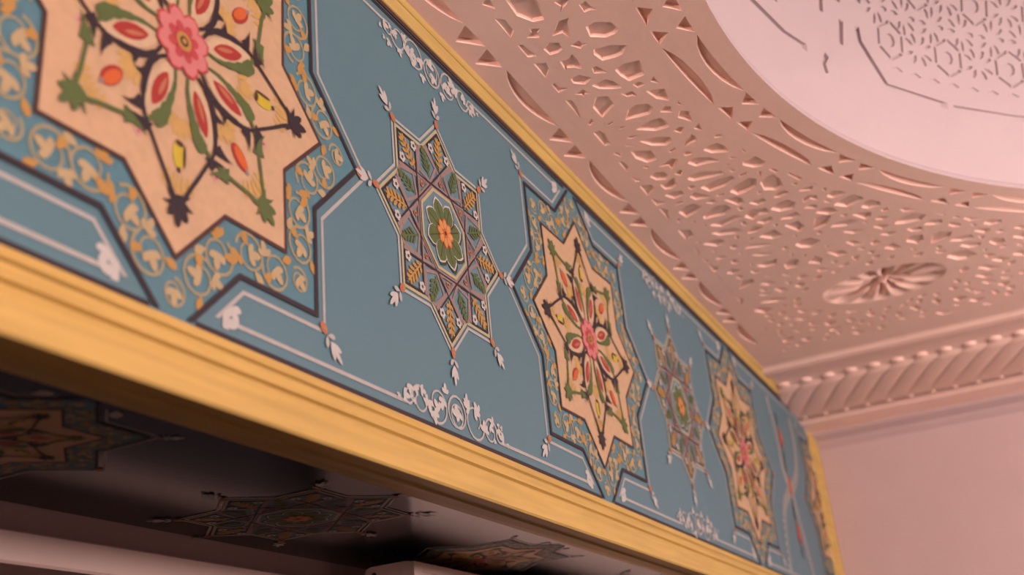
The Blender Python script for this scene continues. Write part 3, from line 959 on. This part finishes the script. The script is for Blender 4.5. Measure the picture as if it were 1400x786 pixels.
        for da, ln in ((1.1, 0.040), (-1.1, 0.040), (1.9, 0.036), (-1.9, 0.036)):
            p.thorn(q[0], q[1], ra + da, ln, 0.026, c, l, 0.25 * (1 if da > 0 else -1 if da < 0 else 0))
        q = P2(0.352, tp); p.oval(q[0], q[1], ra, 0.016, 0.012, c, l)
        B(p, 'dark_arm' if i % 2 == 0 else 'green_arm')
    # centre flower
    for k in range(8):
        a = 22.5 + 45 * k; p = N(); q = P2(0.016, a)
        p.drop(q[0], q[1], math.radians(a), 0.060, 0.050, 'rose', 13 + k * 0.1)
        p.drop(q[0], q[1], math.radians(a), 0.054, 0.043, 'pink', 14 + k * 0.1)
        p.drop(*P2(0.014, a), math.radians(a), 0.030, 0.022, 'rose', 15 + k * 0.1)
        B(p, 'petal')
    B(N().oval(0, 0, 0, 0.026, 0.026, 'rose', 16).oval(0, 0, 0, 0.020, 0.020, 'amber', 17).oval(0, 0, 0, 0.011, 0.011, 'brown', 18).oval(0, 0, 0, 0.006, 0.006, 'amber', 19), 'flower_centre')
    for tp in (45, 135, 225, 315):
        p = N(); q = P2(0.618, tp); finial(p, q[0], q[1], math.radians(tp), 0.062, 7); B(p, 'finial')
    for tp in (0, 180):
        p = N(); q = P2(0.603, tp); p.oval(q[0], q[1], 0, 0.018, 0.015, 'dot', 7).oval(q[0], q[1], 0, 0.006, 0.006, 'amber', 8); B(p, 'finial_dot')
    # small leaves where the pale line meets the cut tips
    for sx in (-1, 1):
        for sy in (-1, 1):
            vv = VT if sy > 0 else VB; p = Paint({'v': (VT - 0.015, VB - 0.015), **({'u': clip_u} if clip_u is not None else {})})
            trefoil(p, sx * 0.125, sy * (vv - 0.029), 0 if sx > 0 else math.pi, 0.042, 'white', 3)
            trefoil(p, sx * 0.150, sy * (vv - 0.063), math.radians(sy * 62 + (0 if sx > 0 else 180 - sy * 124)), 0.038, 'white', 3)
            B(p, 'corner_leaf')
    return root
def strap_star(parent, loc):
    N = lambda: Paint()
    Ro = 0.330
    root = N().poly(star_poly(Ro - 0.014, (Ro - 0.014) * 0.7654), 'slate', 1).build('strapwork_star', parent, loc)
    B = lambda P, n: P.build(n, root)
    B(N().line(star_poly(Ro + 0.004, (Ro + 0.004) * 0.7654), 0.008, 'pale', 3, True), 'pale_outline')
    B(N().line(star_poly(Ro - 0.017, (Ro - 0.017) * 0.7654), 0.009, 'straw', 3, True), 'inner_outline')
    p = N()
    ap = 0.126
    for k in range(8):                                     # eight straps
        a = math.radians(45 * k); c, s = math.cos(a), math.sin(a)
        f = lambda t, o=0: ((ap + o) * c - t * s, (ap + o) * s + t * c)
        p.line([f(-0.213, -.008), f(0.213, -.008)], 0.011, 'mauve', 4)
        p.line([f(-0.213), f(0.213)], 0.005 if k % 2 else 0.0065, 'dark', 5)
    B(p, 'strapwork')
    for i, tp in enumerate(TIPS):
        ra = math.radians(tp); p = N()
        f = lambda x, y: (x * math.cos(ra) - y * math.sin(ra), x * math.sin(ra) + y * math.cos(ra))
        p.line([f(0.2395, 0.0615), f(0.301, 0), f(0.2395, -0.0615)], 0.0065, 'dark', 6)
        for t in range(5):                                 # orange sprig
            for sg in (-1, 1):
                q = f(0.200 + 0.017 * t, 0); p.drop(q[0], q[1], ra + sg * (1.0 - 0.07 * t), 0.030 - abs(t - 2) * 0.004, 0.0115, 'amber', 7)
        p.line([f(0.19, 0), f(0.288, 0)], 0.006, 'amber', 7)
        for sg in (-1, 1):                                 # white blossom at each side corner
            q = f(0.238, sg * 0.043)
            for t in range(5):
                p.oval(q[0] + 0.0085 * math.cos(t * 1.257), q[1] + 0.0085 * math.sin(t * 1.257), 0, 0.0065, 0.0065, 'white', 8, 7)
            p.oval(q[0], q[1], 0, 0.005, 0.005, 'brown', 9, 6)
        B(p, 'rhombus')
        ab = tp + 22.5; rb = math.radians(ab); p = N()       # green palmette in the kite
        kite = [P2(0.142, ab), P2(0.186, ab + 16), P2(0.238, ab + 4), P2(0.238, ab - 4), P2(0.186, ab - 16)]
        p.line(kite, 0.009, 'mauve', 4.5, True)
        for t in range(4):
            for sg in (-1, 1):
                q = P2(0.165 + 0.017 * t, ab); p.drop(q[0], q[1], rb + sg * 0.7, 0.034 - 0.005 * t, 0.0095, 'green', 7)
        q = P2(0.155, ab); p.line([q, P2(0.235, ab)], 0.005, 'green', 7)
        p.drop(*P2(0.212, ab), rb, 0.030, 0.016, 'green', 7)
        B(p, 'palmette')
        p = N(); q = P2(0.146, tp)                           # small pale triangle with a red dot
        p.line([P2(0.172, tp), P2(0.136, tp + 15), P2(0.136, tp - 15)], 0.006, 'mauve', 6.5, True)
        p.oval(q[0], q[1], ra, 0.009, 0.008, 'dot', 7).oval(q[0], q[1], ra, 0.0035, 0.0035, 'brown', 8, 6)
        B(p, 'red_dot')
        p = N(); q = P2(Ro + 0.002, tp); finial(p, q[0], q[1], ra, 0.060, 9); B(p, 'finial')
        p = N(); q = P2(0.012, ab)                           # big green leaf of the centre flower
        lf = [(0, 0), (0.030, 0.026), (0.056, 0.037), (0.076, 0.030), (0.088, 0.014), (0.095, 0.001), (0.086, -0.018), (0.070, -0.034), (0.050, -0.037), (0.030, -0.026)]
        g = lambda L, k, dx=0, dy=0: [(q[0] + (x * k) * math.cos(rb) - (y * k) * math.sin(rb) + dx, q[1] + (x * k) * math.sin(rb) + (y * k) * math.cos(rb) + dy) for x, y in L]
        e = i * 0.45; lf = [(x, y * 0.84) for x, y in lf]; p.poly(g(lf, 0.98, 0.004, -0.005), 'leafdark', 9 + e).poly(g(lf, 0.95), 'white', 9.15 + e).poly(g(lf, 0.885), 'green', 9.3 + e)
        p.line([q, P2(0.085, ab)], 0.0035, 'leafdark', 9.4 + e)
        B(p, 'green_leaf')
    oc = [P2(0.121, 22.5 + 45 * k) for k in range(8)]
    B(N().poly(oc, 'slate', 7).line(oc, 0.009, 'straw', 8, True), 'octagon')
    for k in range(8):
        a = 45 * k; p = N(); q = P2(0.008, a)
        p.drop(q[0], q[1], math.radians(a), 0.036, 0.026, 'orange', 13 + k * 0.1).drop(q[0], q[1], math.radians(a), 0.032, 0.019, 'petal', 14 + k * 0.1)
        B(p, 'petal')
    B(N().oval(0, 0, 0, 0.013, 0.013, 'orange', 15).oval(0, 0, 0, 0.006, 0.006, 'brown', 16), 'flower_centre')
    return root
def copy_tree(o, loc, rot=None, scale=None):
    r = o.copy(); col.objects.link(r); r.location = loc
    if rot: r.rotation_euler = rot
    if scale: r.scale = (scale, scale, scale)
    for ch in o.children:
        c = ch.copy(); col.objects.link(c); c.parent = r
    return r
def on_fascia(k): return W(k, 0, 0) - BO
med = medallion(None, beam, on_fascia(0))
for k in (-2, 2, 4): copy_tree(med, on_fascia(k))
medallion(-0.098, beam, on_fascia(6))
strap = strap_star(beam, on_fascia(1))
for k in (-1, 3): copy_tree(strap, on_fascia(k))
# soffit: the same pair of motifs, smaller, facing down
for k in (-2, 0, 2, 4):
    copy_tree(med, W(k, SB, 0.475) - BO, (math.pi / 2, 0, 0), 0.54)
for k in (-1, 1, 3, 5):
    copy_tree(strap, W(k, SB, 0.475) - BO, (math.pi / 2, 0, 0), 0.88)
# border lines and leaf sprays between the stars
def spray(P, u0, u1, v, sy, l):
    r = 0.036; L = u1 - u0; m = (u0 + u1) / 2
    for sg in (-1, 1):
        curl(P, m + sg * 0.000, v - sy * 0.012, 0.044, 0 if sg > 0 else math.pi, sy * sg * -1, 0.006, 'pale', l, 1.4)
    for sg in (-1, 1):
        d = 0 if sg < 0 else math.pi
        for j, (off, rr) in enumerate(((0.098, 0.046), (0.182, 0.034), (0.232, 0.020))):
            curl(P, m + sg * off, v - sy * (0.012 if j == 0 else 0.004), rr, d, sy * (1 if j % 2 == 0 else -1) * (1 if sg < 0 else -1), 0.0062, 'pale', l, 1.15)
            for t in range(4):
                x = m + sg * (off - 0.03 + 0.024 * t); y = v - sy * (0.012 + rnd.uniform(-0.030, 0.030))
                trefoil(P, x, y, rnd.uniform(0, 6.28), rr * 0.74, 'white', l + 1)
        trefoil(P, m + sg * 0.255, v, 0 if sg < 0 else math.pi, 0.030, 'white', l + 1)
    trefoil(P, m - 0.01, v - sy * 0.002, 1.3, 0.036, 'white', l + 1); trefoil(P, m + 0.012, v - sy * 0.02, 4.2, 0.034, 'white', l + 1)
    for x in (-0.055, 0.055): trefoil(P, m + x, v - sy * 0.05, sy * -1.57, 0.028, 'white', l + 1)
for k in (-1, 1, 3, 5):
    for sy in (-1, 1):
        o = on_fascia(k); VL = VT if sy > 0 else VB; PV = VL - 0.031
        p = Paint({'u': 0.94} if k == 5 else None)
        p.line([(-0.944, sy * VL), (0.944, sy * VL)], 0.012, 'dark', 2)
        if k == 5: p.line([(-0.86, sy * PV), (0.86, sy * PV)], 0.009, 'pale', 2)
        else:
            p.line([(-0.86, sy * PV), (-0.24, sy * PV)], 0.009, 'pale', 2).line([(0.24, sy * PV), (0.86, sy * PV)], 0.009, 'pale', 2)
        p.build('border_line', beam, o)
        if k != 5:
            p = Paint(); spray(p, -0.26, 0.26, sy * (PV - 0.014), sy, 3); p.build('leaf_spray', beam, o)
# last bay: two crossing leaf garlands with red flowers
o = on_fascia(5)
for sg in (-1, 1):
    p = Paint({'u': 0.93})
    pts = smooth([(sg * -0.20, 0.51), (sg * -0.12, 0.30), (sg * -0.10, 0.09), (sg * -0.03, 0.0), (sg * 0.03, -0.07), (sg * 0.12, -0.28), (sg * 0.19, -0.49)], 8)
    if sg < 0: pts = smooth([(0.36, 0.50), (0.38, 0.34), (0.29, 0.15), (0.10, 0.02), (-0.10, -0.06), (-0.30, -0.20), (-0.40, -0.49)], 8)
    p.line(pts, 0.006, 'pale', 2)
    for i in range(1, len(pts)):
        a = math.atan2(pts[i][1] - pts[i - 1][1], pts[i][0] - pts[i - 1][0])
        for s2 in (-1, 1): p.drop(pts[i][0], pts[i][1], a + s2 * 0.8, 0.048, 0.020, 'pale', 3)
    p.build('leaf_garland', beam, o)
for v in (0.28, 0.0, -0.27):
    p = Paint()
    p.line([(-0.03, v + 0.16), (-0.02, v + 0.05), (0, v), (0.0, v - 0.14)], [0.006, 0.030, 0.040, 0.006], 'mauve', 4)
    p.drop(-0.03, v + 0.16, -1.5, 0.09, 0.035, 'leafdark', 5).drop(0.0, v - 0.14, 1.6, 0.08, 0.03, 'leafdark', 5)
    p.oval(-0.005, v, 1.5, 0.060, 0.036, 'red', 6).oval(-0.005, v + 0.01, 1.5, 0.042, 0.024, 'orange', 7)
    p.build('red_flower', beam, o)

# ---------------------------------------------------------------- wall unit under the beam
un = bpy.data.objects.new('wall_unit', None); col.objects.link(un)
ux0, ux1, uz0, uz1, uy0, uy1 = 1.60, 4.4, 0.492, 0.80, 0.70, 1.20
un.location = W((ux0 + ux1) / 2, uy1, uz1)
un['label'] = 'pale boxy wall unit tucked below the painted beam, dark screw hole in its end'
un['category'] = 'wall unit'
UO = un.location.copy()
def upart(name, V, F, m):
    me = mesh(name, [Vector(v) - UO for v in V], F, m); fix_normals(me); return link(name, me, un)
pr = [(uz0 + 0.008, uy0 + 0.004), (uz0 + 0.03, uy0), (uz1 - 0.155, uy0), (uz1 - 0.14, uy0 + 0.006), (uz1 - 0.135, uy0 + 0.02), (uz1, uy0 + 0.02), (uz1, uy1), (uz0 + 0.012, uy1), (uz0 + 0.008, uy1 - 0.01)]
V, F = prism(pr, ux0, ux1); upart('body', V, F, M['unit'])
# raised front frame with a recessed flap
V = []; F = []
def ubox(a, b):
    p, q = W(*a), W(*b); box(V, F, [min(p[i], q[i]) for i in range(3)], [max(p[i], q[i]) for i in range(3)])
ubox((ux0, uy0 + 0.004, uz0), (ux1, uy0 + 0.030, uz0 + 0.009)); ubox((ux0, uy0 + 0.030, uz0), (ux0 + 0.05, uy1, uz0 + 0.009))
ubox((ux1 - 0.05, uy0 + 0.030, uz0), (ux1, uy1, uz0 + 0.009)); ubox((ux0 + 0.05, uy1 - 0.05, uz0), (ux1 - 0.05, uy1, uz0 + 0.009))
upart('front_frame', V, F, M['unit'])
V = []; F = []
ubox((ux0 + 0.06, uy0 + 0.045, uz0 + 0.002), (ux1 - 0.06, uy1 - 0.06, uz0 + 0.010)); upart('front_flap', V, F, M['unit'])
V = []; F = []
for i in range(16):
    a = 2 * math.pi * i / 16
    V.append(W(ux0 - 0.0015, uy0 + 0.027 + 0.009 * math.sin(a), uz1 - 0.168 + 0.009 * math.cos(a)))
for i in range(16):
    a = 2 * math.pi * i / 16
    V.append(W(ux0 + 0.006, uy0 + 0.027 + 0.009 * math.sin(a), uz1 - 0.168 + 0.009 * math.cos(a)))
F = [tuple(range(16)), tuple(range(31, 15, -1))] + [(i, (i + 1) % 16, 16 + (i + 1) % 16, 16 + i) for i in range(16)]
o = upart('screw_hole', V, F, M['hole'])
o['label'] = 'dark round screw hole in the end of the unit'
